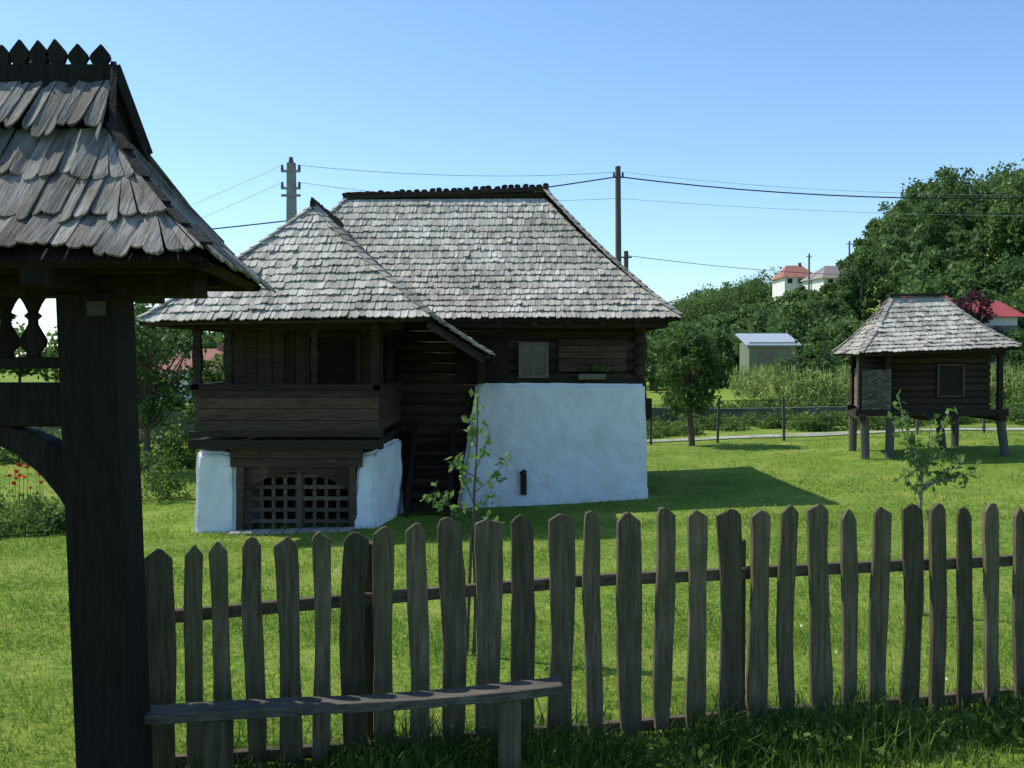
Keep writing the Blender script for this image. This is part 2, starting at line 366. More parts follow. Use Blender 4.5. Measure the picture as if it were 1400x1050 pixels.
ev.obj('eave_beams','dark',H)
def window(x0,x1,z0,z1,y,nx=2,nz=3):
    fr=B(); t=.05
    fr.box(x0-t,x0,y-.06,y+.04,z0-t,z1+t);fr.box(x1,x1+t,y-.06,y+.04,z0-t,z1+t)
    fr.box(x0,x1,y-.058,y+.04,z1,z1+t);fr.box(x0,x1,y-.075,y+.04,z0-t,z0)
    for i in range(1,nx): xx=x0+(x1-x0)*i/nx; fr.box(xx-.022,xx+.022,y-.045,y+.03,z0,z1)
    for i in range(1,nz): zz=z0+(z1-z0)*i/nz; fr.box(x0,x1,y-.035,y+.02,zz-.014,zz+.014)
    fr.obj('window_frame','frame',H); gl=B(); gl.box(x0,x1,y-.012,y,z0,z1); gl.obj('window_glass','glass',H)
window(.16,.56,1.74,2.24,16.53)
sb=B()
for i in range(5): sb.box(.78,1.9,16.49+random.uniform(-.005,.005),16.54,1.80+i*.11,1.80+i*.11+.10)
sb.obj('window_shutter','board',H)
pb=B(); pb.box(1.1,1.55,16.32,16.47,1.67,1.76); pb.obj('planter_box','frame',H)
c=np.stack([1.12+.5*rng.random(14),np.full(14,16.38),np.full(14,1.85)],1); polymesh('planter_flowers',clumpleaves(c,np.full(14,.08),16,.022),4,'leaf_s',H)
def lumpy(name,c8,cuts,amp,mat='lime'):
    import bmesh
    from mathutils import noise
    bm=bmesh.new(); vv=[bm.verts.new(p) for p in c8]
    for f in [(3,2,1,0),(4,5,6,7),(0,1,5,4),(1,2,6,5),(2,3,7,6),(3,0,4,7)]: bm.faces.new([vv[i] for i in f])
    bmesh.ops.bevel(bm,geom=bm.edges[:],offset=.04,segments=2,affect='EDGES')
    bmesh.ops.subdivide_edges(bm,edges=bm.edges[:],cuts=cuts,use_grid_fill=True)
    for v in bm.verts:
        k=1.0 if v.co.z>.7 else 1.6
        v.co+=noise.noise_vector(v.co*1.7)*amp*.7+noise.noise_vector(v.co*5)*amp*.4*k+noise.noise_vector(v.co*11)*amp*.22*k
    me=bpy.data.meshes.new(name); bm.to_mesh(me); bm.free(); me.polygons.foreach_set('use_smooth',[True]*len(me.polygons)); me.materials.append(M[mat])
    return link(bpy.data.objects.new(name,me),H)
lumpy('masonry_wall',[(-.95,16.12,-.75),(2.28,16.3,-.75),(2.28,16.62,-.75),(-.95,16.62,-.75),(-.60,16.32,1.6),(2.20,16.34,1.6),(2.2,16.62,1.6),(-.6,16.62,1.6)],36,.026)
lumpy('masonry_pier_left',[(-4.46,13.72,-.6),(-3.86,13.72,-.6),(-3.9,16.6,-.6),(-4.46,16.6,-.6),(-4.42,13.85,.74),(-3.9,13.85,.68),(-3.95,16.6,.7),(-4.40,16.6,.74)],16,.035)
lumpy('masonry_pier_right',[(-2.22,13.72,-.6),(-1.88,13.72,-.6),(-1.72,15.7,-.6),(-2.22,15.7,-.6),(-2.18,13.85,.66),(-1.92,13.85,.74),(-1.76,15.7,.76),(-2.2,15.7,.7)],16,.035)
vt=B(); vt.box(.14,.24,16.15,16.3,-.22,.12); vt.cyl((.2,16.17,.12),(.16,16.17,.17),.06,.05,8); vt.obj('wall_vent','dark',H)
po=B()
po.box(-4.45,-1.86,13.70,16.6,.78,.88)
po.beam((-4.5,13.76,.82),(-1.8,13.76,.82),.14,.13); po.beam((-4.5,13.74,.965),(-1.8,13.74,.965),.1,.08)
po.beam((-4.5,13.76,1.62),(-1.8,13.76,1.62),.12,.08)
po.beam((-1.88,13.7,1.62),(-1.88,16.5,1.62),.12,.08); po.beam((-4.4,13.7,1.62),(-4.4,16.5,1.62),.12,.08)
po.beam((-4.7,13.72,2.50),(-1.5,13.72,2.50),.14,.15); po.beam((-4.4,13.5,2.49),(-4.4,16.6,2.49),.13,.14); po.beam((-1.88,13.5,2.49),(-1.88,16.6,2.49),.13,.14)
for x in np.arange(-4.6,-1.2,.5): po.beam((x,13.2,2.52),(x,14.2,2.60),.07,.08)
po.obj('porch_beams','dark',H,bevel=.008)
ps=B()
def post(x,y,z0,z1,w=.12):
    zs=[0,.12,.16,.3,.5,.7,.86,.9,1]; ww=[1,1,.75,.95,1.1,.95,.75,1.05,1.05]
    for i in range(8): ps.beam((x,y,z0+(z1-z0)*zs[i]),(x,y,z0+(z1-z0)*zs[i+1]),w*ww[i],w*ww[i],(0,1,0),w*ww[i+1],w*ww[i+1])
for x in(-4.38,-1.9,-3.95): post(x,13.76,1.6,2.45,.11)
post(-2.75,13.76,1.6,2.45,.09)
post(-1.88,15.1,1.6,2.45)
ps.obj('porch_posts','dark',H)
pa=B(); z=.99
while z<1.57:
    hgt=.13+.04*random.random(); hgt=min(hgt,1.58-z)
    pa.box(-4.42,-1.86,13.73+random.uniform(-.006,.006),13.79,z,z+hgt-.008); pa.box(-1.9,-1.86,13.8,16.5,z,z+hgt-.008); pa.box(-4.42,-4.38,13.8,16.5,z,z+hgt-.008); z+=hgt
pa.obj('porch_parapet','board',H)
rw=B(); x=-4.2
while x<-1.95:
    w=.16+.06*random.random()
    if not(-3.05<x+w/2<-2.35): rw.box(x,min(x+w-.01,-1.95),14.9+random.uniform(-.008,.008),14.95,.88,2.6)
    else: rw.box(x,min(x+w-.01,-1.95),14.9,14.95,2.35,2.6)
    x+=w
rw.box(-4.2,-4.15,14.96,16.5,.88,2.6)
rw.box(-3.12,-3.05,14.86,14.96,.88,2.4); rw.box(-2.35,-2.28,14.86,14.96,.88,2.4); rw.box(-3.05,-2.35,14.86,14.96,2.33,2.4)
rw.obj('room_wall','board',H)
dr=B(); dr.box(-3.05,-2.35,15.1,15.14,.88,2.33); dr.obj('room_door','dark',H)
cf=B()
cf.beam((-3.95,13.86,.69),(-2.1,13.86,.69),.16,.13); cf.beam((-3.95,13.88,.555),(-2.1,13.88,.555),.16,.12)
cf.beam((-3.82,13.84,-.55),(-3.80,13.84,.5),.09,.12,(0,1,0)); cf.beam((-2.22,13.84,-.55),(-2.24,13.84,.5),.09,.12,(0,1,0))
n=14; ou=[];inn=[]
for i in range(n+1):
    t=i/n; x=-3.77+1.5*t; ou.append(V((x,13.84,.495))); inn.append(V((x,13.84,.12+.30*math.sin(math.pi*t)**.7)))
for i in range(n): cf.prism([ou[i],ou[i+1],inn[i+1],inn[i]],(0,.1,0))
cf.obj('cellar_frame','board',H)
lt=B()
for k,(xa,xb) in enumerate(((-3.74,-3.03),(-2.99,-2.28))):
    for x in np.linspace(xa+.02,xb-.02,5): lt.beam((x,13.98,-.52),(x,13.98,.42),.05,.03,(0,1,0))
    for z in np.linspace(-.45,.36,6): lt.beam((xa,13.955,z),(xb,13.955,z),.022,.055)
lt.beam((-3.01,13.95,-.52),(-3.01,13.95,.44),.07,.06,(0,1,0))
lt.obj('lattice_door','lattice',H)
ci=B(); ci.box(-3.9,-2.15,15.4,15.5,-.7,.7); ci.obj('cellar_dark_panel','dark',H)  # added dark panel, its colour stands in for shade inside the cellar
sl=B()
for i in range(9):
    x=-3.8+i*.19; lw=.09+.03*random.random(); y=13.55+random.uniform(-.05,.05); z=g(x,y)
    sl.hexa([(x-lw,y-.1,z-.05),(x+lw,y-.12,z-.05),(x+lw,y+.15,z-.05),(x-lw,y+.15,z-.05),(x-lw*.9,y-.08,z+.03),(x+lw*.8,y-.1,z+.035),(x+lw*.9,y+.14,z+.04),(x-lw*.9,y+.14,z+.03)])
sl.obj('threshold_stones','stone',H,bevel=.015)
st=B()
for i in range(7): st.box(-1.6,-1.0,16.5-.22*(7-i),16.5-.22*(6-i),-.55+.2*i,-.5+.2*i)
st.beam((-1.62,14.9,-.6),(-1.62,16.5,.85),.05,.2); st.beam((-.98,14.9,-.6),(-.98,16.5,.85),.05,.2)
st.obj('stairs','dark',H)
lp=B(); lp.beam((-.5,16.3,1.6),(-.5,16.3,2.1),.1,.1,(0,1,0)); lp.beam((-.45,13.2,2.08),(-.45,16.5,2.08),.07,.07)
lp.beam((-1.12,13.16,2.48),(-.36,13.16,2.0),.05,.1)
lp.obj('low_eave_frame','dark',H)

# ------------------------------------------------------------------ gateway (foreground)
GT=empty('roofed_wooden_gateway')
gs=B();gss=B();gd=B();gc=B()
e0=(-1.14,3.7,2.40); e1=(-1.29,5.1,2.40)
kx=-1.70; zk=2.98; yk0=4.20; yk1=4.60; zr=3.25
shingle(gs,gd,(-5.6,3.7,2.40),e0,(-4.95,yk0,zk),(kx,yk0,zk),3,.062,.009,.05,.09,.5,.30,3.6,.012,1.6)
shingle(gs,gd,(-4.95,yk0,zk),(kx,yk0,zk),(-4.9,4.4,zr),(kx-.06,4.4,zr),1,.062,.009,0,.12,.0,.4,5.0,.012,1.6)
shingle(gs,gd,(-1.29,5.1,2.40),(-5.6,5.1,2.40),(kx,yk1,zk),(-4.95,yk1,zk),3,.09,.012,.05)
shingle(gs,gd,(kx,yk1,zk),(-4.95,yk1,zk),(kx-.06,4.4,zr),(-4.9,4.4,zr),1,.09,.012,0,.2,0)
shingle(gss,gd,e0,e1,(kx,yk0,zk),(kx,yk1,zk),3,.08,.010,.05,.12,.45,.2,1.6)
shingle(gss,gd,(-5.6,5.1,2.4),(-5.6,3.7,2.4),(-4.95,yk1,zk),(-4.95,yk0,zk),3,.09,.012,.05)
gd.prism([(kx-.02,yk0,zk-.02),(kx-.02,yk1,zk-.02),(kx-.07,4.4,zr+.0)],(-.04,0,0)); gd.prism([(-4.93,yk0,zk-.02),(-4.93,yk1,zk-.02),(-4.9,4.4,zr)],(.04,0,0))
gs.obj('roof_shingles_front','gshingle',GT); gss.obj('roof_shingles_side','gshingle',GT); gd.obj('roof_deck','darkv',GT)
gc.beam((kx+.01,yk0-.0,zk-.02),(kx-.06,4.4,zr+.06),.025,.06); gc.beam((kx+.01,yk1,zk-.02),(kx-.06,4.4,zr+.06),.025,.06)
hipcap(gc,e0,(kx,yk0,zk),.05,.05,.012,5,.03)
crest(gc,(-4.85,4.4,zr-.01),(kx-.05,4.4,zr-.01),.086,.135,.090,.025,1)
for i in range(26):
    x=-4.8+i*.115
    gc.beam((x,4.35,zr-.05),(x+random.uniform(-.04,.04),4.45,zr+.13),.03,.02)
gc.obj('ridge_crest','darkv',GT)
gp=B()
gp.beam((-1.735,4.3,-.1),(-1.81,4.3,2.30),.245,.245,(0,1,0)); gp.beam((-4.75,4.3,-.1),(-4.72,4.3,2.30),.25,.25,(0,1,0))
gp.beam((-5.3,4.3,2.36),(-1.35,4.3,2.36),.2,.15)
gp.beam((-5.3,3.95,2.40),(-1.35,3.95,2.40),.08,.08); gp.beam((-5.3,4.75,2.40),(-1.4,4.75,2.40),.08,.08)
for x in(-1.81,-3.2,-4.72): gp.beam((x,3.75,2.36),(x,5.0,2.36),.12,.13)
gp.beam((-4.6,4.3,1.82),(-1.92,4.3,1.82),.12,.19)
gp.beam((-4.6,4.3,2.0),(-1.92,4.3,2.0),.09,.05)
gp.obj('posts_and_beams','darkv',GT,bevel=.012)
br=B()
def brace(x0,dr_):
    lo=[(-.02,1.30),(.05,1.42),(.13,1.52),(.24,1.61),(.38,1.68),(.55,1.725)]
    up=[(-.02,1.53),(.03,1.60),(.10,1.665),(.18,1.70),(.27,1.724),(.40,1.73)]
    for k in range(5):
        br.prism([V((x0+dr_*a,4.24,b)) for a,b in (lo[k],lo[k+1],up[k+1],up[k])],(0,.12,0))
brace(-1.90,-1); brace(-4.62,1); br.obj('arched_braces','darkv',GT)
bl=B()
prof=[(-.026,0),(-.026,.1),(-.052,.2),(-.056,.3),(-.036,.42),(-.016,.55),(-.016,.62),(-.034,.68),(-.016,.74),(-.034,.88),(-.056,1)]
x=-2.08
while x>-4.6:
    o=[V((x+a,4.28,2.02+b_*.27)) for a,b_ in prof]+[V((x-a,4.28,2.02+b_*.27)) for a,b_ in prof[::-1]]
    bl.prism(o,(0,.03,0)); x-=.118
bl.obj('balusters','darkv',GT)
pl=B(); pl.box(-1.79,-1.71,4.160,4.168,2.20,2.26); pl.obj('tin_plate','plate',GT)
# ------------------------------------------------------------------ fence
PFc=empty('picket_fence')
pk=B()
data=[(-1.693,.130,1.10),(-1.540,.085,1.13),(-1.415,.085,1.135),(-1.261,.095,1.14),(-1.104,.105,1.145),(-.950,.085,1.16),(-.786,.125,1.17),(-.644,.10,1.18),(-.479,.10,1.195),(-.312,.125,1.205),(-.123,.132,1.21),(.053,.12,1.205),(.247,.13,1.215),(.429,.09,1.215),(.618,.13,1.21),(.806,.10,1.22),(.988,.105,1.215),(1.177,.13,1.20),(1.340,.105,1.20),(1.514,.095,1.21),(1.699,.12,1.21),(1.877,.09,1.195),(2.059,.107,1.195),(2.251,.115,1.19),(2.415,.09,1.19),(2.590,.092,1.18),(2.763,.085,1.18),(2.952,.08,1.17)]
x=2.952
while x<5.6:
    x+=.175; data.append((x,.09+.03*random.random(),1.18))
fy=lambda x:5.08+.216*x
fd=V((1,.216,0)).normalized(); fn=V((.216,-1,0)).normalized()
for (x,w,h) in data:
    ln=random.uniform(-.032,.03); z0=g(x,fy(x))+random.uniform(-.01,.05)
    c0=V((x-ln*.6,fy(x),z0)); c1=V((x+ln*.6,fy(x),h+random.uniform(-.012,.012))); th=.028; n=9; 
    L=[];R=[]; ph=random.random()*6; top=.945+.03*random.random(); bow=random.uniform(-.012,.012); tw=random.uniform(-.012,.012)
    for k in range(n+1):
        t=k/n*top; c=c0.lerp(c1,t)+fd*bow*math.sin(t*3.14)+fn*tw*math.sin(t*3.14)
        wl=w/2*(1+.10*math.sin(ph+t*7)+random.uniform(-.06,.06)); wr=w/2*(1+.10*math.sin(ph*2+t*6)+random.uniform(-.06,.06))
        if k==0: wl*=.82;wr*=.85
        L.append(c-fd*wl); R.append(c+fd*wr)
    tf=random.uniform(.12,.30); off=random.uniform(-.15,.15)*w
    s1=c1+fd*(off-w*tf)+V((0,0,-.006-.012*random.random())); s2=c1+fd*(off+w*tf)+V((0,0,-.006-.014*random.random())); tip=c1+fd*off
    pk.prism(L+[s1,tip,s2]+R[::-1],fn*(th*(.8+.5*random.random())))
pk.obj('pickets','picket',PFc,bevel=.004)
rl=B()
def railz(x,top): 
    return (.765+.075*min(1,(x+1.6)/1.5)) if top else .05
for top in(1,0):
    xs_=[-1.66,-.75,.3,1.3,2.4,3.6,5.5]
    for a,b_ in zip(xs_[:-1],xs_[1:]):
        za=railz(a,top)+random.uniform(-.006,.006); zb_=railz(b_,top)
        rl.beam(V((a-.03,fy(a-.03),za))-fn*.04,V((b_+.03,fy(b_+.03),zb_))-fn*.04,.05,.062)
rl.obj('rails','rail',PFc,bevel=.008)
fp=B()
for x,h in((-.72,1.08),(1.27,1.02),(3.4,1.05),(5.4,1.05)):
    p=V((x,fy(x),-.1))-fn*.11; fp.beam(p,p+V((.0,0,h+.1)),.09,.09,(0,1,0))
fp.obj('posts','picket',PFc,bevel=.008)
# ------------------------------------------------------------------ bench
BN=empty('wooden_bench'); bn=B()
pts=[];K=12
for k in range(K+1):
    t=k/K; pts.append((V((-1.66,4.40,.435)).lerp(V((.235,4.74,.455)),t)+V((0,0,.006*math.sin(t*7)-.012*math.sin(t*3.14))),.135+.012*math.sin(t*9)+.006*math.sin(t*23)))
bd=(pts[-1][0]-pts[0][0]).normalized(); bnn=V((bd.y,-bd.x,0))
vs_=[];fs_=[]
for p,w in pts:
    vs_+=[p-bnn*w/2-V((0,0,.045)),p+bnn*w/2-V((0,0,.045)),p+bnn*w/2,p-bnn*w/2]
for k in range(K):
    a=4*k
    for j in range(4): fs_.append((a+j,a+(j+1)%4,a+4+(j+1)%4,a+4+j))
fs_+= [(3,2,1,0),(4*K,4*K+1,4*K+2,4*K+3)]
bn.add(vs_,fs_); bn.obj('seat','bench',BN,bevel=.006)
lg_=B()
for t in(.17,.87):
    p=pts[0][0].lerp(pts[-1][0],t)
    lg_.beam(p+V((0,0,-.5)),p+V((0,0,-.05)),.11,.12,(0,1,0))
lg_.obj('legs','picket',BN,bevel=.01)
# ------------------------------------------------------------------ granary on stilts
GR=empty('raised_granary'); a=B();s_=B();d=B();c_=B()
ga,gb,gcn,gdn=(7.10,20.1,2.10),(10.40,20.2,2.24),(10.9,23.2,2.28),(7.55,23.2,2.12)
r0,r1=(8.35,21.7,3.34),(9.40,21.7,3.36)
shingle(a,d,ga,gb,r0,r1,12,.10,.014,.08); shingle(s_,d,gb,gcn,r1,r1,10,.13,.014,.08); shingle(s_,d,gdn,ga,r0,r0,12,.11,.014,.08); shingle(a,d,gcn,gdn,r1,r0,10,.13,.014,.08)
hipcap(c_,ga,r0,.08,.09,.018,12,.035);hipcap(c_,gb,r1,.08,.10,.02,10);hipcap(c_,gcn,r1,.08,.12,.025,8);hipcap(c_,gdn,r0,.08,.12,.025,8)
a.obj('roof_shingles_front','shingle',GR); s_.obj('roof_shingles_side','shingle_s',GR); d.obj('roof_deck','dark',GR); c_.obj('hip_boards','shingle_s',GR)
rb=B(); rb.beam(V(r0)+V((-.1,0,.06)),V(r1)+V((.1,0,.06)),.2,.05); rb.obj('ridge_board','dark',GR)
wk=B(); z=.95
while z<1.78:
    x=7.34
    while x<7.88:
        o_=.012*(1 if (int(x*10)+int(z/.04))%2 else -1); wk.box(x,x+.1,20.66+o_,20.70+o_,z,z+.034); x+=.1
    wk.beam((7.34,20.72,z+.017),(7.86,22.6,z+.017),.04,.034); z+=.04
wk.obj('wicker_side','wicker',GR)
lb=B(); z=.9
while z<2.2:
    lb.cyl((7.95,20.9,z+.07),(10.1,20.9,z+.07),.08,.075,10); lb.cyl((10.05,20.9,z+.07),(10.05,22.8,z+.07),.08,.08,8); lb.cyl((8.0,22.8,z+.07),(10.1,22.8,z+.07),.08,.08,8); lb.cyl((7.97,20.9,z+.07),(8.1,22.8,z+.07),.08,.08,8); z+=.145
lb.obj('log_body','logs',GR,smooth=True)
dd=B(); dd.beam((7.2,20.72,.88),(10.4,20.72,.88),.16,.14); dd.beam((7.7,22.7,.88),(10.4,22.7,.88),.16,.14)
dd.beam((7.3,20.5,.78),(7.85,22.9,.78),.14,.12)
for x in(8.7,10.2): dd.beam((x,20.5,.78),(x,22.9,.78),.14,.12)
for x in(7.32,7.90,10.25): dd.beam((x,20.74,.9),(x,20.74,2.12),.1,.1,(0,1,0))
dd.beam((7.85,22.7,.9),(7.85,22.7,2.1),.1,.1,(0,1,0))
dd.beam((7.25,20.7,2.10),(10.35,20.75,2.14),.1,.1); dd.box(9.0,9.5,20.78,20.83,1.25,1.85)
dd.hexa([(7.35,20.8,.84),(10.2,20.8,.84),(10.2,22.8,.84),(7.85,22.8,.84),(7.35,20.8,.87),(10.2,20.8,.87),(10.2,22.8,.87),(7.85,22.8,.87)])
dd.obj('frame','dark',GR)
hm=B()
for x in(8.97,9.50): hm.box(x-.025,x+.025,20.75,20.80,1.2,1.9)
hm.box(9.0,9.47,20.755,20.80,1.86,1.90); hm.box(9.0,9.47,20.755,20.80,1.20,1.24); hm.obj('hatch_frame','hframe',GR)
le=B()
for x,y,ox in((7.4,20.7,.03),(7.95,20.7,-.03),(9.6,22.2,.12),(10.25,20.7,.12)):
    le.cyl((x+ox,y,g(x,y)-.1),(x,y,.76),.085,.095,9)
for x,y in((7.85,22.7),(10.2,22.7)): le.cyl((x,y,g(x,y)-.1),(x,y,.76),.085,.095,9)
le.obj('stilts','polew',GR)
# ------------------------------------------------------------------ trees & shrubs
tree('fruit_tree',4.6,25.2,3.4,.09,(4.45,25.2,1.75),(.86,.86,1.25),60,85,.060,'leaf_m',clr=.33,lean=(-.1,0))
def sapling(name,x,y,h,tr,branches,ls,bark,stake=None,lean=0,per=15,spread=.022):
    root=empty(name); b=B(); z0=g(x,y)-.03
    P=lambda t:V((x+lean*t+.012*math.sin(t*9),y,z0+h*t))
    b.tube([P(i/8) for i in range(9)],tr,tr*.25,7); cen=[]
    for t,dx,dy,dz in branches:
        p=P(t); q=p+V((dx*.55,dy*.55,dz*.45)); r=p+V((dx,dy,dz)); b.tube([p,q,r],tr*.3,tr*.09,5)
        for k in range(per):
            u=.25+.78*random.random(); w=(p.lerp(q,u*2) if u<.5 else q.lerp(r,u*2-1)); cen.append(w+V((random.gauss(0,spread),random.gauss(0,spread),random.gauss(0,spread))))
    for k in range(24): 
        t=.62+.38*random.random(); cen.append(P(t)+V((random.gauss(0,.035),random.gauss(0,.035),0)))
    if stake: b.cyl((x+stake[0],y+stake[1],z0),(x+stake[0]*.3,y+stake[1],z0+stake[2]),.014,.012,7)
    b.obj('trunk',bark,root)
    polymesh('leaves',leafquads(np.array([tuple(c) for c in cen]),ls,.5,.3),4,'leaf_s',root)
sapling('sapling',-.27,6.9,1.9,.016,[(.50,-.28,.05,.28),(.52,.17,-.05,.30),(.58,-.13,.1,.35),(.62,.22,.0,.22),(.68,-.2,-.05,.12),(.7,.1,.1,.3),(.48,.2,0,.08),(.78,-.07,.05,.25),(.55,-.33,0,.1)],.032,'bark',(.0-.05,0,.9),lean=.02,per=22)
sapling('sapling',3.36,8.1,1.35,.034,[(.8,-.12,.0,.45),(.85,.1,.05,.5),(.78,.35,.0,.3),(.82,.42,-.05,.12),(.9,-.2,0,.62),(.95,.22,0,.42),(.85,.0,.1,.35),(.75,-.14,0,.2),(.98,-.2,.05,.35),(.8,.25,.05,.15),(.9,.1,-.1,.2)],.036,'pbark',(.05,.05,1.0),per=30,spread=.04)
tree('orchard_tree',-8.7,23.5,4.0,.10,(-8.7,23.5,2.0),(1.5,1.4,1.7),60,85,.07,'leaf_m',clr=.42)
tree('orchard_tree',-10.6,27.0,4.2,.10,(-10.6,27,1.9),(1.5,1.4,1.8),45,80,.085,'leaf_m',clr=.5)
tree('orchard_tree',-7.3,25.5,2.9,.08,(-7.3,25.5,.9),(1.1,1.1,1.3),36,80,.075,'leaf_m',clr=.42)
def bush(name,pts,mat,n,ls,r=.4):
    c=[];rr=[]
    for (x,y,w,h) in pts:
        k=int(10+w*10); z0=g(x,y)
        d=rvec(k); d[:,2]=abs(d[:,2]); q=np.array([x,y,z0])+d*np.array([w,w,h*random.uniform(.6,1.15)])*(.3+.6*rng.random(k))[:,None]; c.append(q); rr+= [r*(.6+.6*random.random()) for _ in range(k)]
    return polymesh(name,clumpleaves(np.concatenate(c),rr,n,ls,.8),4,mat)
bush('bush',[(-6.75,18.6,.42,1.5),(-7.2,19.1,.5,1.3),(-6.5,18.9,.3,1.1)],'leaf_b',50,.033,.22)
bush('garden_hedge',[(x,24+random.random()*2.5,1.0,1.3) for x in np.arange(-16,-5,1.1)],'leaf_b',60,.065,.5)
bush('flower_bed',[(x,13.0+random.random()*3.6,.45,.80) for x in np.arange(-11.5,-6.3,.22)],'leaf_b',50,.036,.24)
n=70; fx=-10.2+4.2*rng.random(n); fy_=12.8+3.0*rng.random(n); cc=np.stack([fx,fy_,G(fx,fy_)+.70+.35*rng.random(n)],1)
FLW=empty('poppies'); polymesh('petals',clumpleaves(cc,np.full(n,.02),5,.030,1,.9),4,'poppy',FLW)
b=B()
for p in cc: b.cyl((p[0],p[1],g(p[0],p[1])),tuple(p),.004,.003,4,False)
b.obj('stems','leaf_b',FLW)
gp_=B()
xa=np.arange(-20,60,1.0)
for x0,x1 in zip(xa[:-1],xa[1:]):
    ya=26.7+.15*math.sin(x0*1.3);yb=26.7+.15*math.sin(x1*1.3)
    q=[(x0,ya,g(x0,ya)+.025),(x1,yb,g(x1,yb)+.025),(x1,27.5,g(x1,27.5)+.025),(x0,27.5,g(x0,27.5)+.025)]; gp_.add(q,[(0,1,2,3)])
gp_.obj('gravel_path','gravel')
rwl=B()
for x0,x1 in zip(xa[:-1],xa[1:]):
    zz0=g(x0,32);zz1=g(x1,32); h0=.42+.03*math.sin(x0*.7);h1=.42+.03*math.sin(x1*.7)
    rwl.hexa([(x0,32,zz0-.3),(x1,32,zz1-.3),(x1,32.25,zz1-.3),(x0,32.25,zz0-.3),(x0,32,h0),(x1,32,h1),(x1,32.25,h1),(x0,32.25,h0)])
rwl.obj('retaining_wall','wallc')
WF=empty('wire_fence'); w=B()
for x in np.arange(1.9,20,1.75):
    z=g(x,25.9); w.beam((x,25.9,z-.1),(x+.03*math.sin(x*5),25.9,z+1.18),.06,.06,(0,1,0))
w.obj('posts','polew',WF); w=B()
for h in(.25,.5,.75,1.0): w.cyl((1.9,25.9,h-.12),(20,25.9,h+.02),.006,.006,4)
w.obj('wires','wire',WF)
bush('weeds',[(x,28.3+random.random()*3.4,.7,random.uniform(.25,.8)) for x in np.arange(1,24,.42)],'leaf_b',46,.05,.28)
bush('vine_thicket',[(x,34+random.random()*5,.7,random.uniform(.4,1.3)) for x in np.arange(3,12,.6)]+[(x,33+random.random()*4,.6,random.uniform(.3,.9)) for x in np.arange(11,34,.9)],'leaf_b',60,.07,.40)
# corn
n=2600; cx=10.5+14*rng.random(n); cy=38+np.floor(rng.random(n)*12)*.95+rng.normal(size=n)*.06; cz=G(cx,cy)
hs_=(.75+.45*rng.random(n)+.15*np.sin(cx*1.3)); cen=np.repeat(np.stack([cx,cy,cz],1),9,0); cen[:,2]+=.15+np.repeat(hs_,9)*rng.random(len(cen))
az=rng.random(len(cen))*6.283; ll=.25+.2*rng.random(len(cen)); dv=np.stack([np.cos(az)*ll,np.sin(az)*ll,.15-.3*rng.random(len(cen))],1); pv=np.stack([-np.sin(az),np.cos(az),np.zeros(len(cen))],1)*.035; md=cen+dv*.5+np.array([0,0,.14])
CR=empty('corn_field'); polymesh('leaves',np.stack([cen,md+pv,cen+dv,md-pv],1),4,'leaf_c',CR)
tz=np.stack([cx,cy,cz+hs_+.3],1); up=np.zeros_like(tz); up[:,2]=.2; sdv=rng.normal(size=tz.shape)*.035; sdv[:,2]=0
polymesh('tassels',np.stack([tz-up,tz+sdv,tz+up,tz-sdv],1),4,'leaf_c',CR)
def woods(name,pts,mat,ncl,nper,ls,clr):
    c=[];r=[];b=B()
    for (x,y,w,h) in pts:
        z0=g(x,y); b.cyl((x,y,z0-.2),(x,y,z0+h*.6),.03*h,.015*h,6)
        q=crown((x,y,z0+h*.54),(w,w,h*.44),ncl); c.append(q); r.append(clr*w*(.4+.8*rng.random(ncl)))
    root=empty(name); b.obj('trunks','bark',root); polymesh('foliage',clumpleaves(np.concatenate(c),np.concatenate(r),nper,ls,.85,.6),4,mat,root)
def canopy(t,y): return 2.02+y*np.interp(t,[.13,.20,.25,.27,.335,.35,.39,.44,.50,.60,.7],[.062,.070,.072,.070,.074,.115,.165,.20,.225,.255,.27])
P=[]
def addt(n,y0,y1,t0,t1,hmin,hmax,wf,f=1.0,P_=None):
    for i in range(n):
        y=random.uniform(y0,y1); t=random.uniform(t0,t1); x=t*y
        room=(float(canopy(t,y))-g(x,y))*f
        h=min(random.uniform(hmin,hmax),room+random.uniform(-1.4,.9))
        if h<1.2: continue
        P.append((x,y,max(.9,h*wf*random.uniform(.75,1.25)),h))
addt(160,84,125,.34,.68,6,12.5,.27)
addt(60,62,82,.40,.68,4,8,.30)
addt(45,62,76,.34,.43,2,4,.4,.7)
woods('hillside_forest',P,'leaf_f',22,60,.21,.38)
P=[]
addt(120,68,92,.14,.345,2.2,5,.42,.85)
addt(120,92,120,.14,.345,1.2,3.0,.5,.82)
for i in range(60):
    y=random.uniform(150,210); t=random.uniform(.10,.26); x=t*y; P.append((x,y,random.uniform(3,4.5),random.uniform(4,6)))
woods('hillside_trees',P,'leaf_f',15,56,.21,.45)
P=[(x,random.uniform(75,100),random.uniform(2,3.5),random.uniform(4.5,7)) for x in np.arange(-75,12,2.2)]
woods('distant_trees',P,'leaf_f',16,60,.3,.5)
tree('meadow_tree',11.9,41,3.0,.08,(11.9,41,1.5),(.8,.8,1.1),22,55,.09,'leaf_m',clr=.4)
tree('meadow_tree',13.6,43,3.4,.08,(13.6,43,1.7),(.7,.7,1.1),20,55,.09,'leaf_m',clr=.38)
tree('meadow_tree',15.6,36.5,2.8,.10,(15.6,36.5,1.5),(.8,.8,1.1),26,60,.085,'leaf_m',clr=.4)
tree('meadow_tree',19.0,44,4.0,.10,(19,44,2.1),(1.3,1.2,1.4),30,60,.10,'leaf_m',clr=.5)
tree('meadow_tree',24.5,46,4.0,.10,(24.5,46,2.3),(1.8,1.2,1.3),34,70,.11,'leaf_m',clr=.55)
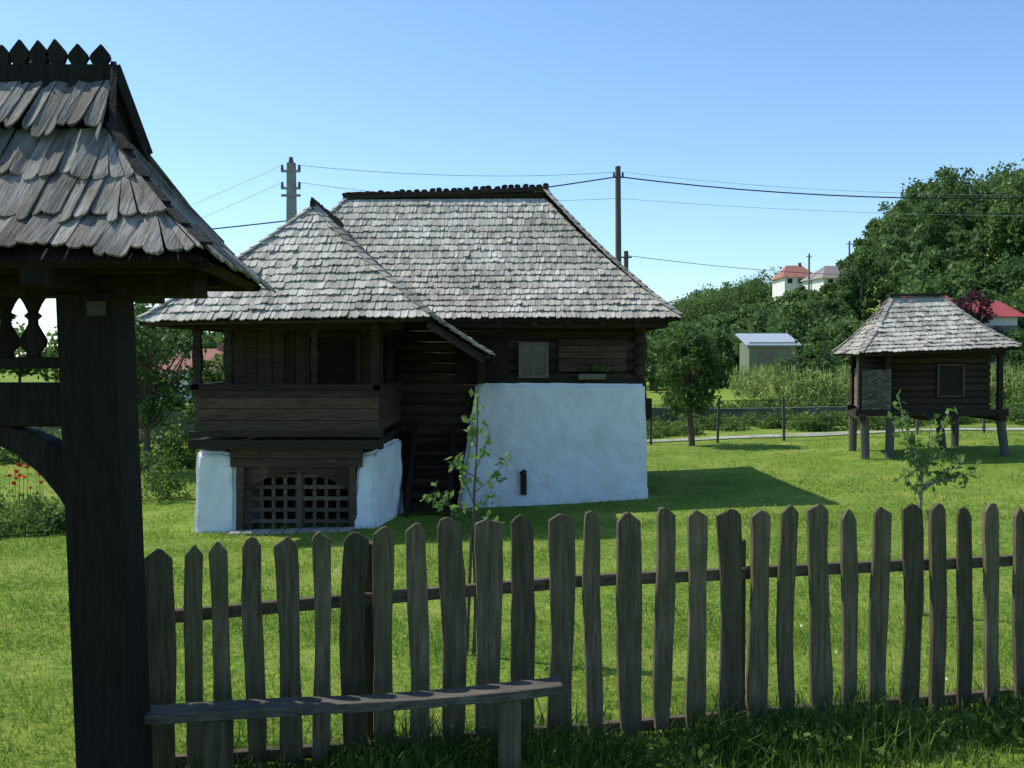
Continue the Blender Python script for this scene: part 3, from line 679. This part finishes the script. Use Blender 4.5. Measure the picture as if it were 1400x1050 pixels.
tree('meadow_tree',21.2,45,3.9,.10,(21.2,45,2.2),(1.4,1.2,1.3),30,70,.11,'leaf_m',clr=.5)
tree('purple_plum_tree',22.3,48,5.3,.12,(22.3,48,4.2),(.9,.9,1.0),24,70,.10,'leaf_r',clr=.40)
# ------------------------------------------------------------------ buildings far
def house(name,x,y,w,d,h,rh,roof,wall='white',rot=0,hip=.5,z=None,chim=True):
    root=empty(name); z0=g(x,y) if z is None else z
    def tr(b):
        c,s=math.cos(rot),math.sin(rot); b.v=[(x+p[0]*c-p[1]*s,y+p[0]*s+p[1]*c,z0+p[2]) for p in b.v]
    b=B(); b.box(-w/2,w/2,-d/2,d/2,-1.5,h); tr(b); b.obj('walls',wall,root)
    o=.35; b=B(); rx=w/2*(1-hip)
    v=[(-w/2-o,-d/2-o,h-.1),(w/2+o,-d/2-o,h-.1),(w/2+o,d/2+o,h-.1),(-w/2-o,d/2+o,h-.1),(-rx,0,h+rh),(rx,0,h+rh)]
    b.add(v,[(0,1,5,4),(1,2,5),(2,3,4,5),(3,0,4),(3,2,1,0)]); tr(b); b.obj('roof',roof,root)
    b=B()
    for k in range(3):
        xx=-w/2+w*(k+.5)/3; b.box(xx-.3,xx+.3,-d/2-.03,-d/2+.02,h*.35,h*.8)
    tr(b); b.obj('windows','glass',root)
    if chim:
        b=B(); b.box(w*.15,w*.15+.35,-.2,.15,h+rh*.4,h+rh+.35); tr(b); b.obj('chimney','red',root)
house('village_house',37.0,130,4.0,6,1.3,1.7,'red',z=11.2)
house('village_house',40.2,124,5.4,6,1.2,1.7,'greyroof',z=10.7,hip=.6,rot=.15)
house('village_house',-18.6,60,5,5,2.3,1.2,'red',z=-.9)
house('village_house',24.2,58,2.6,5,3.2,1.45,'redm',z=1.15,hip=.1,chim=False)
house('village_house',23.8,50,1.9,3.2,2.6,.75,'redm',z=1.55,hip=.1,chim=False)
sh=empty('zinc_shed'); b=B(); b.box(14.4,17.3,60,62.5,.3,3.0); b.obj('walls','shedw',sh)
b=B(); b.add([(14.2,59.7,2.85),(17.5,59.7,2.85),(17.5,62.8,3.6),(14.2,62.8,3.6),(14.2,59.7,2.75),(17.5,59.7,2.75),(17.5,62.8,3.5),(14.2,62.8,3.5)],[(0,1,2,3),(7,6,5,4),(0,4,5,1),(1,5,6,2),(2,6,7,3),(3,7,4,0)]); b.obj('roof','zinc',sh)
b=B(); b.box(15.0,15.9,59.95,59.99,.4,2.3); b.obj('door','frame',sh)
ch=empty('small_chapel'); b=B(); b.box(51.7,54.0,140,144,10,17.6); b.obj('walls','white',ch)
b=B(); b.cyl((52.85,142,17.6),(52.85,142,18.4),1.2,.9,10); b.cyl((52.85,142,18.4),(52.85,142,19.2),.9,.1,10); b.obj('cupola','white',ch)
# ------------------------------------------------------------------ poles and wires
U=empty('utility_pole'); b=B(); b.beam((-7.78,35,-.8),(-7.78,35,8.9),.46,.40,(0,1,0),.28,.24)
for z in(8.6,8.0,7.75): b.beam((-8.12,34.9,z),(-7.44,34.9,z),.08,.08)
b.obj('concrete_shaft','concrete',U); b=B()
for z in(8.6,8.0):
    for x in(-8.08,-7.48): b.cyl((x,34.9,z+.05),(x,34.9,z+.22),.055,.04,8)
b.cyl((-7.78,34.95,8.9),(-7.78,34.95,9.1),.1,.06,8)
b.obj('insulators','polew',U)
U=empty('utility_pole'); b=B(); b.cyl((4.35,40,-.6),(4.27,40,9.75),.15,.11,10); b.cyl((4.1,39.9,9.3),(4.1,39.9,9.5),.05,.04,8); b.beam((4.05,39.9,9.3),(4.5,39.9,9.3),.06,.06); b.cyl((4.45,39.9,9.3),(4.45,39.9,9.5),.05,.04,8); b.obj('shaft','polew',U)
U=empty('utility_pole'); b=B(); b.cyl((5.3,46,-.6),(5.3,46,7.0),.14,.11,10); b.beam((5.05,45.9,6.7),(5.55,45.9,6.7),.06,.07); b.obj('shaft','polew',U)
for (x,y,h) in((43.6,128,5.8),(37.2,124,5.5)):
    U=empty('utility_pole'); b=B(); z=g(x,y); b.cyl((x,y,z-.3),(x,y,z+h),.16,.12,8); b.beam((x-.4,y,z+h-.4),(x+.4,y,z+h-.4),.1,.1); b.obj('shaft','concrete',U)
PL=empty('power_lines'); 
def wire(b,p0,p1,sag,r):
    p0=V(p0);p1=V(p1);n=18
    pt=[p0.lerp(p1,i/n)-V((0,0,sag*4*(i/n)*(1-i/n))) for i in range(n+1)]
    for i in range(n): b.cyl(pt[i],pt[i+1],r,r,4,False)
b=B(); wire(b,(-34,37,5.2),(4.27,39.9,9.32),.55,.026); wire(b,(4.27,39.9,9.32),(34,40,9.6),1.0,.026); wire(b,(5.3,46,6.8),(34,75,8.5),.5,.014); b.obj('insulated_cable','wire',PL)
b=B()
wire(b,(-7.45,34.9,8.8),(4.1,39.9,9.5),.25,.009); wire(b,(4.45,39.9,9.5),(34,40,9.3),.8,.007); wire(b,(-7.45,34.9,8.2),(4.2,39.9,8.45),.3,.008); wire(b,(4.3,39.9,8.45),(34,40,8.1),.5,.007)
wire(b,(-8.1,34.9,8.8),(-30,45,4.2),.6,.007); wire(b,(-8.1,34.9,8.2),(-30,45,3.4),.6,.007); b.obj('bare_wires','thinwire',PL)

# ------------------------------------------------------------------ light, sky, camera
EL=math.radians(50); az=math.radians(-66)
sd=V((math.sin(az)*math.cos(EL),math.cos(az)*math.cos(EL),math.sin(EL)))
sl_=bpy.data.lights.new('sun','SUN'); sl_.energy=5.0; sl_.angle=math.radians(.5); sl_.color=(1,.95,.84)
so=bpy.data.objects.new('sun',sl_); link(so); so.rotation_euler=sd.to_track_quat('Z','Y').to_euler()
W=bpy.data.worlds.new('World'); S.world=W; W.use_nodes=True; nt=W.node_tree
sk=nt.nodes.new('ShaderNodeTexSky'); sk.sky_type='NISHITA'; sk.sun_disc=False; sk.sun_elevation=EL; sk.sun_rotation=az%(2*math.pi)
sk.air_density=1.0; sk.dust_density=.4; sk.ozone_density=1.8
mu=nt.nodes.new('ShaderNodeMixRGB'); mu.blend_type='MULTIPLY'; mu.inputs[0].default_value=1; mu.inputs[2].default_value=(1.00,1.20,1.38,1)
nt.links.new(sk.outputs[0],mu.inputs[1])
bg=nt.nodes['Background']; bg.inputs['Strength'].default_value=.145; nt.links.new(mu.outputs[0],bg.inputs[0])
cam=bpy.data.cameras.new('camera'); cam.sensor_width=36; cam.lens=34.71; cam.clip_end=8000; cam.clip_start=.05
co_=bpy.data.objects.new('camera',cam); link(co_); co_.location=(0,0,2.02); co_.rotation_euler=(math.radians(90-1.49),0,0)
S.camera=co_
S.view_settings.view_transform='Standard'; S.view_settings.look='None'; S.view_settings.exposure=0
